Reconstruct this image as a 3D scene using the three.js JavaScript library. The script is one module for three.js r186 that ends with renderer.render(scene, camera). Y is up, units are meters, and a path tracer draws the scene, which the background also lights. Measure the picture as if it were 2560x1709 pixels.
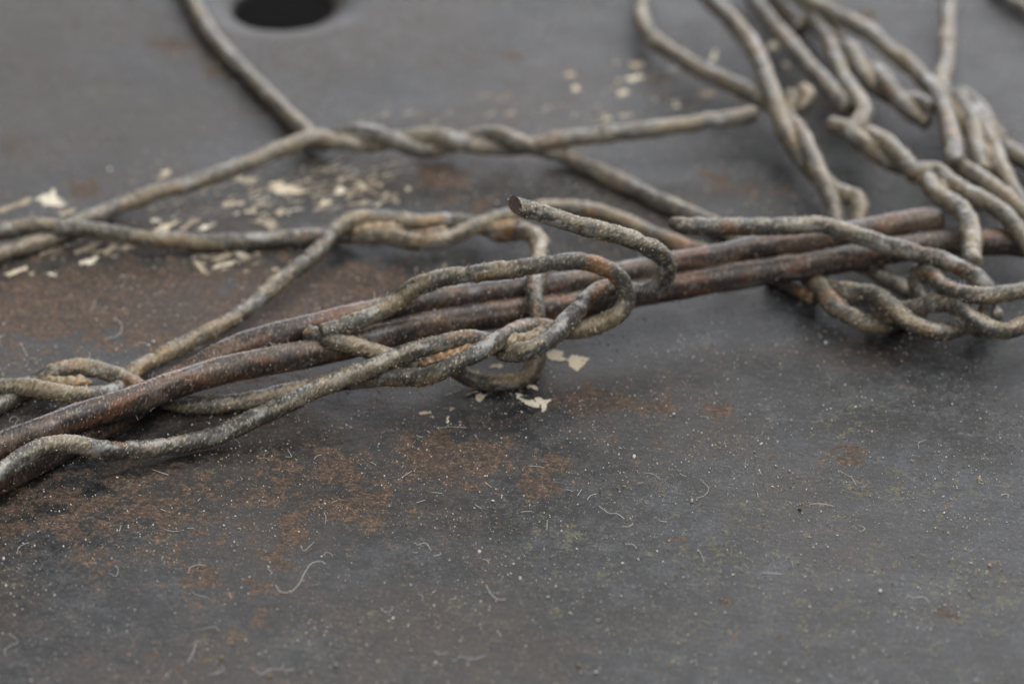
import * as THREE from 'three';
import { ImprovedNoise } from 'three/addons/math/ImprovedNoise.js';
import { mergeGeometries } from 'three/addons/utils/BufferGeometryUtils.js';
import { RectAreaLightUniformsLib } from 'three/addons/lights/RectAreaLightUniformsLib.js';

// ---------------------------------------------------------------- camera, light, exposure
const scene = new THREE.Scene();
scene.background = new THREE.Color(0x000000);
const MM = 0.001;
const camera = new THREE.PerspectiveCamera(11, 1024 / 683, 0.02, 5);
const EL = 32 * Math.PI / 180, DIST = 222 * MM;
camera.position.set(0, DIST * Math.sin(EL), DIST * Math.cos(EL));
camera.lookAt(0, 0, 0);
camera.focus = 0.2080;
camera.userData.fStop = 34;
const renderer = new THREE.WebGLRenderer({ antialias: true });
renderer.toneMapping = THREE.LinearToneMapping;
renderer.toneMappingExposure = 1.0;
renderer.shadowMap.enabled = true;
RectAreaLightUniformsLib.init();
function softbox(w, h, color, intensity, x, y, z) {           // a soft lamp turned to the plate
  const l = new THREE.RectAreaLight(color, intensity, w, h);
  l.position.set(x, y, z); l.lookAt(0, 0, 0); scene.add(l); return l;
}
softbox(0.90, 0.70, 0xfffdfa, 2.9, 0.22, 0.58, -0.18);         // key: wide soft light above the plate, a little behind it and to the right
softbox(1.00, 0.22, 0xf7f8ff, 5.6, 0.20, 0.18, -0.62);         // low strip of light behind, mirrored by the plate
softbox(0.80, 0.50, 0xfffcf8, 1.9, -0.05, 0.46, 0.44);         // softer light beside the camera

// ---------------------------------------------------------------- helpers
let seed = 20240611;
const rnd = () => { seed = (seed * 1664525 + 1013904223) >>> 0; return seed / 4294967296; };
const PN = new ImprovedNoise();
const noise = (x, y, z) => PN.noise(x + 311.7, y + 157.3, z + 74.2);
const fbm = (x, y, z, o = 4) => { let a = 0.5, s = 0, f = 1; for (let i = 0; i < o; i++) { s += a * noise(x * f, y * f, z * f); a *= 0.5; f *= 2.03; } return s; };
const sm = (a, b, x) => { const t = Math.min(1, Math.max(0, (x - a) / (b - a))); return t * t * (3 - 2 * t); };
const mix3 = (a, b, t) => [a[0] + (b[0] - a[0]) * t, a[1] + (b[1] - a[1]) * t, a[2] + (b[2] - a[2]) * t];
const used = {};
const numbered = (n) => { const k = used[n] = (used[n] ?? -1) + 1; return k ? `${n}_${String(k).padStart(3, '0')}` : n; };
function shadows(o) { o.castShadow = true; o.receiveShadow = true; return o; }
function thing(name, label, category, group) {
  const g = new THREE.Group(); g.name = numbered(name); g.userData = { label, category };
  if (group) g.userData.group = group;
  scene.add(g); return g;
}

// wires: centre lines in millimetres (x, y up, z), r = radius
const WIRES = {
  T1: [
    { r: 0.87, s: "thick", p: [[-31.48,2.1,16.45],[-30,2.2,15.13],[-27.88,2.4,13.9],[-25.78,2.5,12.47],[-22.89,2.6,10.88],[-20.03,2.6,8.85],[-17.07,2.6,7.19],[-14.08,2.6,6.11],[-12.67,2.6,5.61],[-9.6,2.6,4.41],[-7.3,2.6,3.12],[-4.2,2.5,1.74],[0.5,2.5,0.51],[3.91,2.4,-0.37],[7.13,2.4,-1.66],[11.17,2.4,-3.02],[14.39,2.5,-3.93],[18.72,2.6,-4.95],[22.06,2.6,-6.09],[24.77,2.6,-7.04],[27.11,2.5,-7.92],[30.44,2.4,-8.29],[32.1,2.3,-8.36],[34.38,2.2,-8.07]] },
  ],
  T2: [
    { r: 0.83, s: "thick", cut: 1, p: [[-31.34,0.95,18.23],[-29.9,0.95,16.75],[-27.81,0.95,14.53],[-25.89,0.95,12.44],[-23.96,1,10.44],[-21.31,1.3,7.59],[-18.96,2,6.11],[-16.59,2.7,4.85],[-13.52,3.2,3.94],[-10.09,3.2,2.36],[-6.55,3.2,1.09],[-4.22,3.2,0.18],[0.5,3.1,-1.13],[3.93,3.1,-1.91],[7.16,3.1,-3.12],[10.4,3.1,-4.25],[12.86,3.1,-5.1],[14.72,3.2,-5.82],[18.03,3.2,-6.73],[22.2,3.2,-8.14],[25.14,3.2,-9.16],[27.68,3.2,-9.88]] },
  ],
  A: [
    { r: 0.56, s: "dusty", p: [[-25.03,0.6,-50.47],[-23.71,0.6,-46.81],[-21.74,0.6,-40.69],[-18.57,0.6,-34.44],[-16.55,0.6,-30.61],[-14.75,0.7,-27.1],[-13,0.81,-24.34],[-11.87,1.23,-24.39],[-10.82,1.71,-24.14],[-9.76,1.98,-23.66],[-8.65,1.89,-23.17],[-7.52,1.5,-22.92],[-6.4,1.06,-23.01],[-5.28,0.81,-23.38],[-4.14,0.91,-23.78],[-2.99,1.3,-23.95],[-1.87,1.74,-23.73],[-0.81,1.99,-23.17],[0.21,1.89,-22.52],[3.1,0.75,-22.86],[5.66,0.6,-20.8],[8.03,0.57,-18.61],[10.09,0.57,-16.45],[12.54,0.57,-14.33],[14.87,0.57,-11.62],[16.06,0.57,-9.57]] },
    { r: 0.56, s: "dusty", cut: 1, p: [[-34.6,0.57,-8.81],[-32.4,0.57,-10.28],[-30.29,0.57,-11.83],[-28.23,0.57,-13.91],[-25.47,0.8,-16.05],[-23.38,1.2,-16.95],[-21.35,1.4,-17.68],[-17.45,1.6,-20.22],[-15.16,1.7,-22.09],[-13.11,1.55,-23.83],[-12.02,1.39,-23.51],[-10.89,1.2,-23.4],[-9.75,1.09,-23.5],[-8.63,1.15,-23.69],[-7.52,1.35,-23.81],[-6.4,1.57,-23.75],[-5.28,1.7,-23.54],[-4.17,1.65,-23.27],[-3.07,1.45,-23.07],[-1.97,1.23,-23],[-0.84,1.1,-23.02],[0.3,1.15,-23.03],[2.06,1.7,-22.71],[5.51,1.8,-23.59],[9.87,2,-24.13],[13.08,2.2,-24.73],[16.71,2.4,-25.51]] },
    { r: 0.48, s: "dirt", cut: 3, p: [[-12.25,1.2,-23.9],[-10.33,1.3,-23.55],[-8.71,1.3,-23.72]] },
    { r: 0.48, s: "dirt", cut: 3, p: [[-5.17,1.3,-23.6],[-2.99,1.4,-23.53],[-0.54,1.3,-23.15]] },
  ],
  N: [
    { r: 0.53, s: "crust", p: [[-35.15,1,-11.3],[-33.38,1.1,-11.8],[-30.92,1.2,-12.25],[-28.17,1.2,-11.94],[-26.75,1,-11.97],[-23.37,0.8,-11.38],[-19.24,0.6,-11.41],[-15.14,0.6,-11.77],[-12.78,0.6,-12.08],[-11.53,0.6,-12.19],[-9.4,1,-11.4],[-7.66,1.2,-10.75],[-6.06,1.7,-9.33],[-4.77,2,-9.08],[-3.56,2.1,-9.72],[-1.92,2,-11.39],[-0.26,1.8,-12.62],[1.31,1.5,-13.87],[2.87,1.3,-14.59],[4.56,1.1,-14.78],[6.65,0.9,-14.02],[8.28,0.7,-12.9],[10.73,0.6,-11.1],[12.58,0.57,-10.08],[14.19,0.57,-8.56]] },
    { r: 0.53, s: "crust", p: [[-32.71,1,7.57],[-31.05,1.2,7.21],[-29.49,1.3,7.23],[-27.14,1.1,7.72],[-24.54,0.6,6.86],[-23.54,0.57,5.32],[-23.01,0.6,4.18],[-19.92,0.9,1.32],[-16.93,1.1,-1.77],[-14.83,1.4,-4.83],[-12.57,1.7,-8.22],[-11.28,1.9,-10.78],[-10.32,1.8,-12.1],[-8.61,1.5,-12.88],[-7.12,1.3,-12.86],[-5.77,1.1,-13.15],[-4.46,1,-13.43],[-2.62,1.1,-12.94],[-0.91,1.6,-10.73],[0.82,2.5,-9.24],[1.78,3.4,-6.64],[1.73,4.2,-3.39],[1.41,4.4,0.06],[1.45,3.9,2.28],[1.65,3.2,2.64],[1.7,1.6,2.35],[1.55,0.7,3.24],[0.74,0.57,4.96],[-0.73,0.57,5.59],[-2.2,0.6,5.28],[-3.42,1.2,5.22],[-4.14,2,5.52]] },
    { r: 0.541, s: "crust", cut: 2, lab: "strand bent back over the thick wires in a round loop", p: [[-32.5,0.6,9.48],[-30.99,0.6,8.06],[-30.29,0.6,7.4],[-29.33,0.6,5.64],[-28.16,1,5.31],[-26.29,1.1,4.7],[-23.88,0.8,5.46],[-21.88,0.57,7.04],[-19.61,0.57,8.11],[-16.34,0.57,7.75],[-14.09,0.7,7.1],[-12.16,1,6.76],[-10.19,1.5,6.91],[-8.46,2.1,7.53],[-6.74,2.7,8.34],[-5.27,3.2,9.08],[-4.06,3.9,9.33],[-2.15,4.5,8.49],[-0.63,4.4,6.61],[0.49,3.9,4.84],[1.49,3.4,3.71],[2.69,3.1,3.5],[3.84,3.2,3.81],[5.4,3.6,3.62],[6.58,4.1,3.35],[7.07,4.7,2.79],[6.87,5.6,2.43],[6.17,6.5,2.37],[5,7,2.21],[3.43,7.3,2.47],[1.48,7.2,2.78],[-0.83,6.9,2.89],[-3.17,6.4,2.63],[-4.94,5.9,2.41],[-6.09,5.4,2.48],[-7.26,4.6,2.95],[-8.8,4.3,4.1],[-10.33,4.1,4.84],[-11.65,4,5.28]] },
    { r: 0.563, s: "bare", shear: [-0.78, 0.3, 0.55], lab: "strand curled into a hook with a sheared flattened tip", p: [[-30.67,3,20.37],[-29.46,3,19.07],[-28.89,3,18.2],[-28.35,3,17.29],[-27.55,2.9,16.43],[-26.32,2.7,15.71],[-25.48,2.5,15.41],[-24.07,1.9,14.85],[-22.67,1.3,14.12],[-19.78,0.9,12.97],[-17.57,1,12.04],[-15.32,1.6,11.14],[-13.85,2.1,10.64],[-10.96,2.8,9.16],[-8.68,3.2,8.18],[-6.39,3.6,7.1],[-4.11,4,6.47],[-2.54,3.9,5.85],[-1.34,3.3,5.3],[-0.19,3.6,6.92],[1.08,4.2,7.65],[2.24,4.3,6.63],[3.03,4.3,5.16],[3.83,4.4,3.7],[4.64,4.5,2.22],[5.66,4.6,1.2],[6.65,4.6,1.11],[7.55,4.7,1.61],[8.52,5.2,2.2],[9.26,6.2,2.77],[9.38,7.5,2.9],[8.43,8.6,3],[6.88,9.4,3.17],[4.55,10.2,3.3],[3.01,10.6,3.12],[1.47,11.1,3.03],[0.19,11.5,2.86]] },
    { r: 0.53, s: "crust", p: [[-12.48,3.4,4.5],[-11.1,3.5,5.49],[-9.53,3.4,5.97],[-7.98,3,6.15],[-6.79,2.7,6.49],[-5.57,2.5,6.9]] },
    { r: 0.44, s: "dirt", cut: 3, p: [[-10.95,1.2,-11.68],[-9.64,1.3,-11.71],[-8.34,1.3,-11.82],[-7.04,1.2,-11.88]] },
    { r: 0.44, s: "dirt", cut: 3, p: [[-2.61,1.3,-11.66],[-1.3,1.6,-11.4],[0.52,1.9,-10.99],[1.67,2.7,-8.49]] },
    { r: 0.41, s: "dirt", cut: 3, p: [[-5.55,3,7.55],[-3.61,3.6,7.38],[-1.93,3.7,6.54]] },
    { r: 0.51, s: "dirt", cut: 3, p: [[-1.33,4,7.02],[0.24,4,6.29],[1.7,3.8,5.33],[2.56,3.7,4.57]] },
    { r: 0.41, s: "dirt", cut: 3, p: [[-6.76,1.3,-11.14],[-5.58,1.5,-10.65],[-4.16,1.5,-11.42]] },
    { r: 0.4, s: "dirt", cut: 3, p: [[-29.02,0.8,6.04],[-27.52,0.9,6.38],[-25.62,0.8,5.91]] },
    { r: 0.52, s: "dirt", cut: 3, p: [[1.53,3,-7.47],[1.82,3.5,-5.36],[1.76,3.8,-3.86]] },
  ],
  K: [
    { r: 0.55, s: "bare", taper: 1, p: [[9.79,6.6,-3.64],[10.43,6.5,-3.37],[14.29,5.9,-4.2],[17.81,5.5,-4.94],[19.44,5.3,-5.44],[21.07,4.9,-5.32],[22.65,4.6,-4.74],[24.98,4.4,-3.64],[27.26,4.3,-2.58],[28.36,4.2,-1.67],[29.12,3.9,-1.11],[29.63,3.3,-0.8],[29.59,2.5,-0.2],[29.31,1.4,-0.09],[29,0.6,-0.2]] },
  ],
  S: [
    { r: 0.541, s: "crust", p: [[33.8,3.9,-0.72],[31.67,4,0.4],[30.18,4.2,1.16],[28.71,4.3,1.47],[27.63,4,0.64],[26.87,3.8,-0.46],[26.4,3.7,-1.64],[25.95,3.4,-3.01],[25.48,2.9,-3.56],[25.41,2.5,-3.1],[25.78,2.2,-1.99],[26.61,1.6,-1.92]] },
    { r: 0.541, s: "crust", p: [[33.69,2.4,1.06],[31.54,2.6,2.28],[30.05,2.8,3.16],[29.08,3,3.06],[28.44,3.3,2.52],[27.82,3.4,1.6],[27,3.2,0.61],[26.1,2.9,0.12],[25.2,2.5,-0.15],[24.4,2,-0.49],[23.38,1.4,-0.8],[22.33,1,-1.45]] },
    { r: 0.611, s: "crust", p: [[18.88,1.2,-6],[19.62,1.6,-4.2],[20.47,1.8,-3.14],[21.57,2.2,-2.33],[22.57,2.8,-1],[23.37,2.9,0.4],[24.33,2.6,1.38],[25.25,2.2,1.82],[26.45,1.9,1.9],[27.5,1.7,1.25],[28.63,1.6,0.28],[30.34,1.2,-1.37]] },
    { r: 0.599, s: "crust", p: [[19.06,1,-8.34],[19.38,1.5,-5.01],[19.7,1.8,-2.65],[20.31,1.8,-1.4],[21.2,1.7,-0.27],[22.14,1.4,0.05],[23.13,1.1,-0.24],[24.21,0.8,-1.2],[25.73,0.6,-2.59]] },
    { r: 0.4, s: "dirt", cut: 3, p: [[22.79,2.2,-1.65],[23.62,2.1,0.33],[24.88,1.8,0.32]] },
  ],
  S5: [
    { r: 0.541, s: "crust", cut: 1, p: [[21.85,1.2,-8],[23.09,1.2,-6.6],[24.09,1.1,-5.72],[25.24,0.9,-4.72],[26.08,0.7,-3.63]] },
  ],
  S0: [
    { r: 0.553, s: "crust", cut: 1, p: [[16.56,0.57,-7.25],[17.45,0.57,-6.31],[18.26,0.57,-5.46],[18.87,0.57,-4.68],[19.28,0.57,-4.09]] },
  ],
  D: [
    { r: 0.62, s: "dusty", cut: 3, p: [[21.59,2,-40.72],[22.62,2.2,-36.63],[22.77,2.4,-33.9],[23.12,2.7,-29.67],[23.6,3,-26.87],[23.96,3.2,-24.14],[22.96,2.88,-21.64],[23.6,2.86,-20.5],[24.29,2.86,-19.4],[25.02,2.9,-18.33],[25.75,3.02,-17.26],[26.44,3.22,-16.17],[27.07,3.5,-15.06],[27.53,4.1,-11.53],[28.35,4.4,-9.91],[28.83,4.6,-8.12],[29.04,4.6,-6.75],[29.06,4.5,-5.21],[28.83,4.4,-3.34],[28.82,4.5,-1.95]] },
    { r: 0.6, s: "dusty", cut: 1, p: [[16.84,1.6,-48.43],[17.8,1.8,-43.69],[19.3,2,-38.2],[20.74,2.2,-33.32],[22.18,2.4,-28.7],[22.97,2.5,-25.96]] },
    { r: 0.58, s: "dusty", cut: 2, p: [[21.55,2.5,-23.84],[23.76,2.82,-22.06],[24.32,3.19,-20.93],[24.8,3.51,-19.75],[25.22,3.75,-18.53],[25.59,3.9,-17.28],[25.95,3.96,-16.03],[26.34,3.95,-14.79],[27.77,3.9,-14.85],[28.69,4,-12.91],[29.87,4,-11.55],[31.01,4,-9.99],[31.84,3.9,-8.72],[32.58,3.6,-6.85],[33.35,3.2,-4.63]] },
    { r: 0.55, s: "dirt", cut: 3, p: [[22.19,2.7,-23.07],[23.87,3,-20.73],[25.45,3.3,-17.71],[26.97,3.6,-14.47],[28.25,4,-11.91]] },
  ],
  C: [
    { r: 0.62, s: "dusty", p: [[13.28,3,-45.58],[14.32,3,-41.67],[15.62,3,-38.43],[16.87,3,-34.76],[17.45,3,-31.36],[17.69,3.1,-28.56],[18.07,2.98,-25.3],[18.31,2.67,-23.58],[18.72,2.35,-21.9],[19.31,2.07,-20.27],[20.02,1.89,-18.67],[20.77,1.84,-17.09],[21.49,1.91,-15.5],[22.62,2,-14.69],[22.78,1.8,-13.4],[22.6,1.2,-12.35],[22.11,0.7,-10.88]] },
    { r: 0.58, s: "dusty", cut: 2, p: [[19.33,3.2,-27.08],[18.78,2.41,-25.45],[19.2,2.58,-23.77],[19.54,2.75,-22.07],[19.8,2.84,-20.35],[20.05,2.81,-18.62],[20.33,2.63,-16.89],[20.72,2.33,-15.21],[21.13,1.8,-13.67],[21.22,1.3,-12.44],[21.33,0.8,-10.97]] },
    { r: 0.62, s: "dusty", cut: 1, p: [[9.91,1.5,-48.64],[9.55,1.5,-44.68],[9.44,1.5,-42.22],[9.73,1.5,-39.43],[10.87,1.5,-36.93],[12.93,1.6,-33.92],[14.93,1.8,-31.38],[16.25,2,-29.63],[17.1,2,-28.58],[18.58,1.9,-27.42],[19.88,2.4,-26.6],[20.31,2.8,-27.13],[19.89,3,-28.04]] },
    { r: 0.5, s: "dirt", cut: 3, p: [[18.26,2.6,-27.16],[19.03,2.5,-22.2],[20,2.3,-18.69],[20.97,2,-15.44]] },
  ],
  B: [
    { r: 0.62, s: "dirt", cut: 3, p: [[23.4,2.4,-34.7],[25.04,2.5,-30.88],[26.38,2.6,-27.45],[28.45,2.7,-24.84]] },
    { r: 0.58, s: "dusty", cut: 3, p: [[22.73,2.32,-35.12],[23.45,2.05,-33.96],[24.33,2.05,-32.87],[25.1,2.37,-31.75],[25.59,2.82,-30.53],[25.82,3.16,-29.2],[26.02,3.18,-27.82],[26.5,2.9,-26.51],[27.35,2.53,-25.44],[28.46,2.32,-24.61]] },
    { r: 0.58, s: "dusty", cut: 3, p: [[23.6,2.48,-35.5],[23.91,2.86,-34.19],[24.07,2.98,-32.81],[24.29,2.79,-31.45],[24.77,2.46,-30.18],[25.53,2.26,-29.03],[26.43,2.33,-28],[27.28,2.67,-27.02],[27.98,3.07,-25.93],[28.56,3.28,-24.7]] },
    { r: 0.56, s: "dusty", cut: 1, p: [[20.82,1.4,-48.17],[22.17,1.5,-42.42],[23.48,1.7,-37.16],[24.41,2,-33.04],[24.92,2.2,-29.97]] },
  ],
  E: [
    { r: 0.62, s: "dusty", cut: 1, p: [[19.08,2.6,-47.06],[20.93,2.7,-42.79],[23.02,2.8,-39.96],[25.44,3,-36.24],[26.97,3,-33.11],[28.34,3.2,-29.25],[28.98,3.3,-27.18],[29.28,3.5,-24.61],[29.42,3.6,-21.87],[29.3,3.6,-18.7],[29.3,3.4,-16.6]] },
    { r: 0.61, s: "dusty", p: [[32.06,2.6,-47.06],[31.52,2.6,-42.47],[30.89,2.6,-36.4],[30.4,2.6,-32.55],[29.73,2.7,-29.61],[29.75,2.7,-27.67],[30.07,2.3,-26.27],[30.43,2,-24.25],[30.53,1.9,-21.62],[30.68,1.8,-18.49]] },
    { r: 0.58, s: "dusty", cut: 3, p: [[30.56,2.8,-27.6],[30.96,2.9,-25.44],[31.24,2.9,-23.27],[31.14,2.8,-20.87],[31.15,2.7,-18.51],[31.35,2.4,-17.31]] },
    { r: 0.58, s: "dusty", cut: 2, p: [[31.6,2.2,-26.63],[32.13,2.4,-23],[32.38,2.4,-20.88],[32.58,2.4,-18.07],[32.85,2.3,-16.19],[33.21,2.2,-14.29],[34.09,2,-11.75]] },
    { r: 0.58, s: "dusty", cut: 2, p: [[31.13,1.6,-30.09],[32.37,1.5,-27.7],[32.88,1.3,-25.25],[33.41,1,-24.26]] },
    { r: 0.6, s: "dirt", cut: 3, p: [[30.31,2.6,-26.87],[30.71,2.6,-24.28],[31.6,2.4,-21.15],[32.4,2.3,-17.6]] },
  ],
  Y: [
    { r: 0.58, s: "dusty", p: [[29.47,2.4,-18.78],[29.89,2.8,-17.3],[30.94,3.2,-14.86],[31.99,3.4,-12.5],[32.52,3.4,-11.29],[33.53,3.4,-9.23]] },
  ],
  U3: [
    { r: 0.61, s: "dusty", cut: 1, p: [[18.43,0.9,-49.86],[19.37,0.9,-45.88],[20.23,0.9,-43.41],[20.88,0.9,-40.99]] },
  ],
  E4: [
    { r: 0.62, s: "dusty", cut: 2, p: [[32.87,0.9,-25.41],[33.49,0.9,-23.71],[34.61,0.9,-21.75],[36.38,0.9,-18.73]] },
  ],
  Z: [
    { r: 0.44, s: "dusty", p: [[35.62,0.57,-49.19],[36.79,0.57,-46.54],[37.89,0.57,-44.72],[39.89,0.57,-41.06]] },
  ],
};
// outlines of the paint flakes on the plate, millimetres (x, z)
const FLAKES = [
  [[0.17,6.01],[0.64,6.09],[0.5,6.44],[0.92,6.7],[1.29,6.61],[1.66,7.29],[1.57,7.51],[1.01,7.34],[0.64,6.82],[0.31,6.44]],
  [[1.39,6.44],[1.76,6.44],[1.94,6.7],[2.41,6.65],[2.03,7.12],[2.15,7.55],[1.93,8.06],[1.75,7.98],[1.8,7.47],[1.57,6.95]],
  [[0.22,5.27],[0.74,4.84],[1.3,4.97],[1.6,5.32],[1.55,5.62],[1.2,5.27],[0.74,5.23],[0.31,5.49]],
  [[-1.44,2.95],[-1.06,2.69],[-0.77,2.51],[-0.47,2.86],[-0.77,3.17],[-0.96,2.95]],
  [[-2.26,6.27],[-2.03,5.92],[-1.56,6.05],[-1.79,6.61],[-1.97,6.91],[-2.11,6.7]],
  [[-3.83,7.59],[-3.36,7.55],[-3.59,7.81],[-3.77,7.98]],
  [[-3.94,9.16],[-3.85,8.4],[-3.81,8.99],[-3.87,9.28]],
  [[-5.67,8.23],[-4.98,7.89],[-4.93,8.15],[-5.25,8.31]],
  [[1.84,1.74],[2.64,0.85],[3.28,1.15],[3.11,1.74],[3.5,1.97],[3.75,1.52],[4.77,1.97],[4.03,3.44],[3.61,2.93],[3.5,2.19],[2.63,2.19]],
  [[-34.54,-16.4],[-34.08,-16.83],[-32.29,-18.28],[-32.06,-17.77],[-32.43,-17.25],[-34,-16.15],[-34.47,-15.89]],
  [[-31.91,-17.94],[-30.71,-19.41],[-30.46,-18.28],[-29.72,-17.34],[-29.93,-16.91],[-31.29,-16.91],[-31.36,-17.6]],
  [[-30.09,-16.06],[-29.15,-16.83],[-29.02,-16.4],[-29.88,-15.72]],
  [[-23.64,-13.96],[-23.04,-14.8],[-21.9,-15.3],[-22.71,-13.79],[-23.17,-13.37]],
  [[-22.04,-13.87],[-21.67,-14.54],[-21.25,-15.55],[-20.58,-15.72],[-20.7,-15.05],[-21.32,-14.38],[-21.7,-13.79]],
  [[-20.78,-13.87],[-20.33,-14.54],[-19.51,-14.88],[-19.65,-14.54],[-20.52,-13.79]],
  [[-19.32,-17.08],[-19.19,-17.6],[-17.92,-17.77],[-18.06,-17.25]],
  [[-19.22,-20.54],[-18.43,-21.6],[-18.2,-20.72],[-17.19,-21.07],[-17.38,-20.02],[-18.15,-20.02]],
  [[-28.63,-11.06],[-27.5,-12.21],[-26.78,-12.46],[-27.27,-11.56],[-28.35,-10.74]],
  [[-28.1,-9.92],[-26.92,-10.58],[-26.94,-9.92],[-27.54,-9.28],[-28.05,-9.44]],
  [[-26.65,-11.23],[-26.23,-12.05],[-25.67,-12.3],[-25.92,-11.39],[-26.53,-10.82]],
  [[-25.84,-11.39],[-25.13,-11.89],[-24.37,-11.72],[-25.24,-11.23]],
  [[-19.58,-10.09],[-19.22,-10.74],[-18,-11.23],[-18.2,-10.41],[-19.31,-9.76]],
  [[-19.42,-8.96],[-19.12,-9.44],[-17.92,-10.01],[-17.97,-9.52],[-19.09,-8.96]],
  [[-20.81,-9.92],[-19.89,-9.76],[-20.1,-9.28],[-19.61,-8.15],[-20.03,-8.31],[-20.35,-9.28]],
  [[-32.79,-8.31],[-31.5,-9.28],[-31.36,-8.79],[-32.48,-7.75]],
  [[-31.39,-8.31],[-30.85,-8.63],[-30.86,-7.99]],
  [[-30.26,-8.47],[-29.34,-8.39],[-29.46,-7.99],[-29.97,-8.15]],
  [[-30.84,-10.74],[-30.02,-11.56],[-30.21,-11.06],[-30.73,-10.49]],
  [[-23.8,-21.86],[-23.13,-22.04],[-23.08,-21.51],[-23.59,-21.42]],
  [[-32.93,-11.56],[-32.03,-12.38],[-31.51,-12.21],[-32.18,-11.56]],
  [[-24.01,-15.22],[-23.53,-15.55],[-23.32,-15.05],[-23.81,-14.88]],
  [[-17.75,-16.4],[-17.09,-16.74],[-17.06,-16.23]],
  [[-16.66,-19.72],[-16.26,-20.25],[-15.5,-20.42],[-14.7,-19.9],[-13.63,-19.2],[-14.46,-18.68],[-15.66,-18.68],[-16.46,-19.2]],
  [[-16.88,-14.93],[-16.32,-15.35],[-15.45,-14.93],[-15.14,-13.93],[-15.89,-13.76],[-16.18,-14.43]],
  [[-12.07,-18.68],[-11.77,-19.72],[-11.01,-19.9],[-11.14,-19.03],[-11.71,-18.34]],
  [[-10.49,-19.9],[-10.08,-20.25],[-9.62,-19.55],[-10.03,-19.03]],
  [[-13.19,-17.14],[-12.56,-18.17],[-11.77,-17.65],[-12.18,-17.31],[-12.84,-16.88]],
  [[-11,-17.48],[-9.98,-17.57],[-10.14,-17.22],[-10.9,-17.22]],
  [[-9.29,-17.22],[-8.71,-17.65],[-8.85,-16.97]],
  [[-15.68,-15.95],[-15.39,-16.8],[-15.04,-16.63],[-15.4,-15.61]],
  [[-17.74,-16.46],[-17.08,-16.71],[-17.05,-16.2],[-17.63,-16.12]],
  [[-8.11,-17.82],[-7.61,-17.99],[-7.51,-17.48]],
  [[-7.31,-19.72],[-6.79,-19.55],[-6.95,-18.86]],
  [[-13.6,-18.51],[-13,-18.51],[-13.06,-17.99]],
  [[-9.12,-20.07],[-8.69,-20.07],[-8.76,-19.55]],
  [[-11.32,-21.3],[-10.9,-21.65],[-10.8,-21.12]],
  [[-11.82,-20.77],[-11.31,-20.95],[-11.46,-20.42]],
  [[-18.24,-17.65],[-17.91,-17.82],[-17.95,-17.14]],
  [[-6.45,-8.69],[-6.13,-9.01],[-6.2,-8.52]],
  [[-4.52,-9.01],[-4.4,-9.65],[-4.3,-9.49],[-4.39,-8.85]],
  [[-18.22,-10.95],[-17.4,-11.12],[-17.19,-10.46],[-17.86,-10.46]],
  [[3.7,-35.95],[4.34,-36.34],[4.51,-35.56],[3.87,-35.36]],
  [[4.03,-33.82],[4.58,-34.2],[4.83,-33.44],[4.29,-33.25]],
  [[7.3,-34.98],[7.76,-35.36],[7.92,-34.59],[7.38,-34.59]],
  [[8.13,-35.36],[9.51,-36.14],[9.39,-35.36],[8.29,-34.78]],
  [[8.37,-37.71],[9.56,-37.71],[9.53,-36.92],[8.44,-36.92]],
  [[7.44,-33.25],[8.08,-33.63],[8.15,-32.86],[7.51,-32.67]],
  [[13.1,-33.25],[14.28,-33.34],[14.32,-32.48],[13.15,-32.39]],
  [[18.32,-40.7],[19.27,-41.1],[19.28,-39.89],[18.44,-39.69]],
  [[6.27,-29.28],[6.81,-29.66],[6.98,-29.1],[6.44,-28.91]],
  [[7.14,-28.36],[7.67,-28.54],[7.57,-27.8]],
  [[-0.56,-30.22],[0.24,-30.4],[0.15,-29.84],[-0.56,-29.56]],
  [[13.93,-37.51],[14.58,-39.69],[14.76,-39.49],[14.48,-37.51]],
  [[19.31,-37.51],[19.87,-37.71],[19.72,-36.73]],
  [[11.32,-31.35],[11.69,-31.53],[11.57,-30.78]],
];
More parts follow.
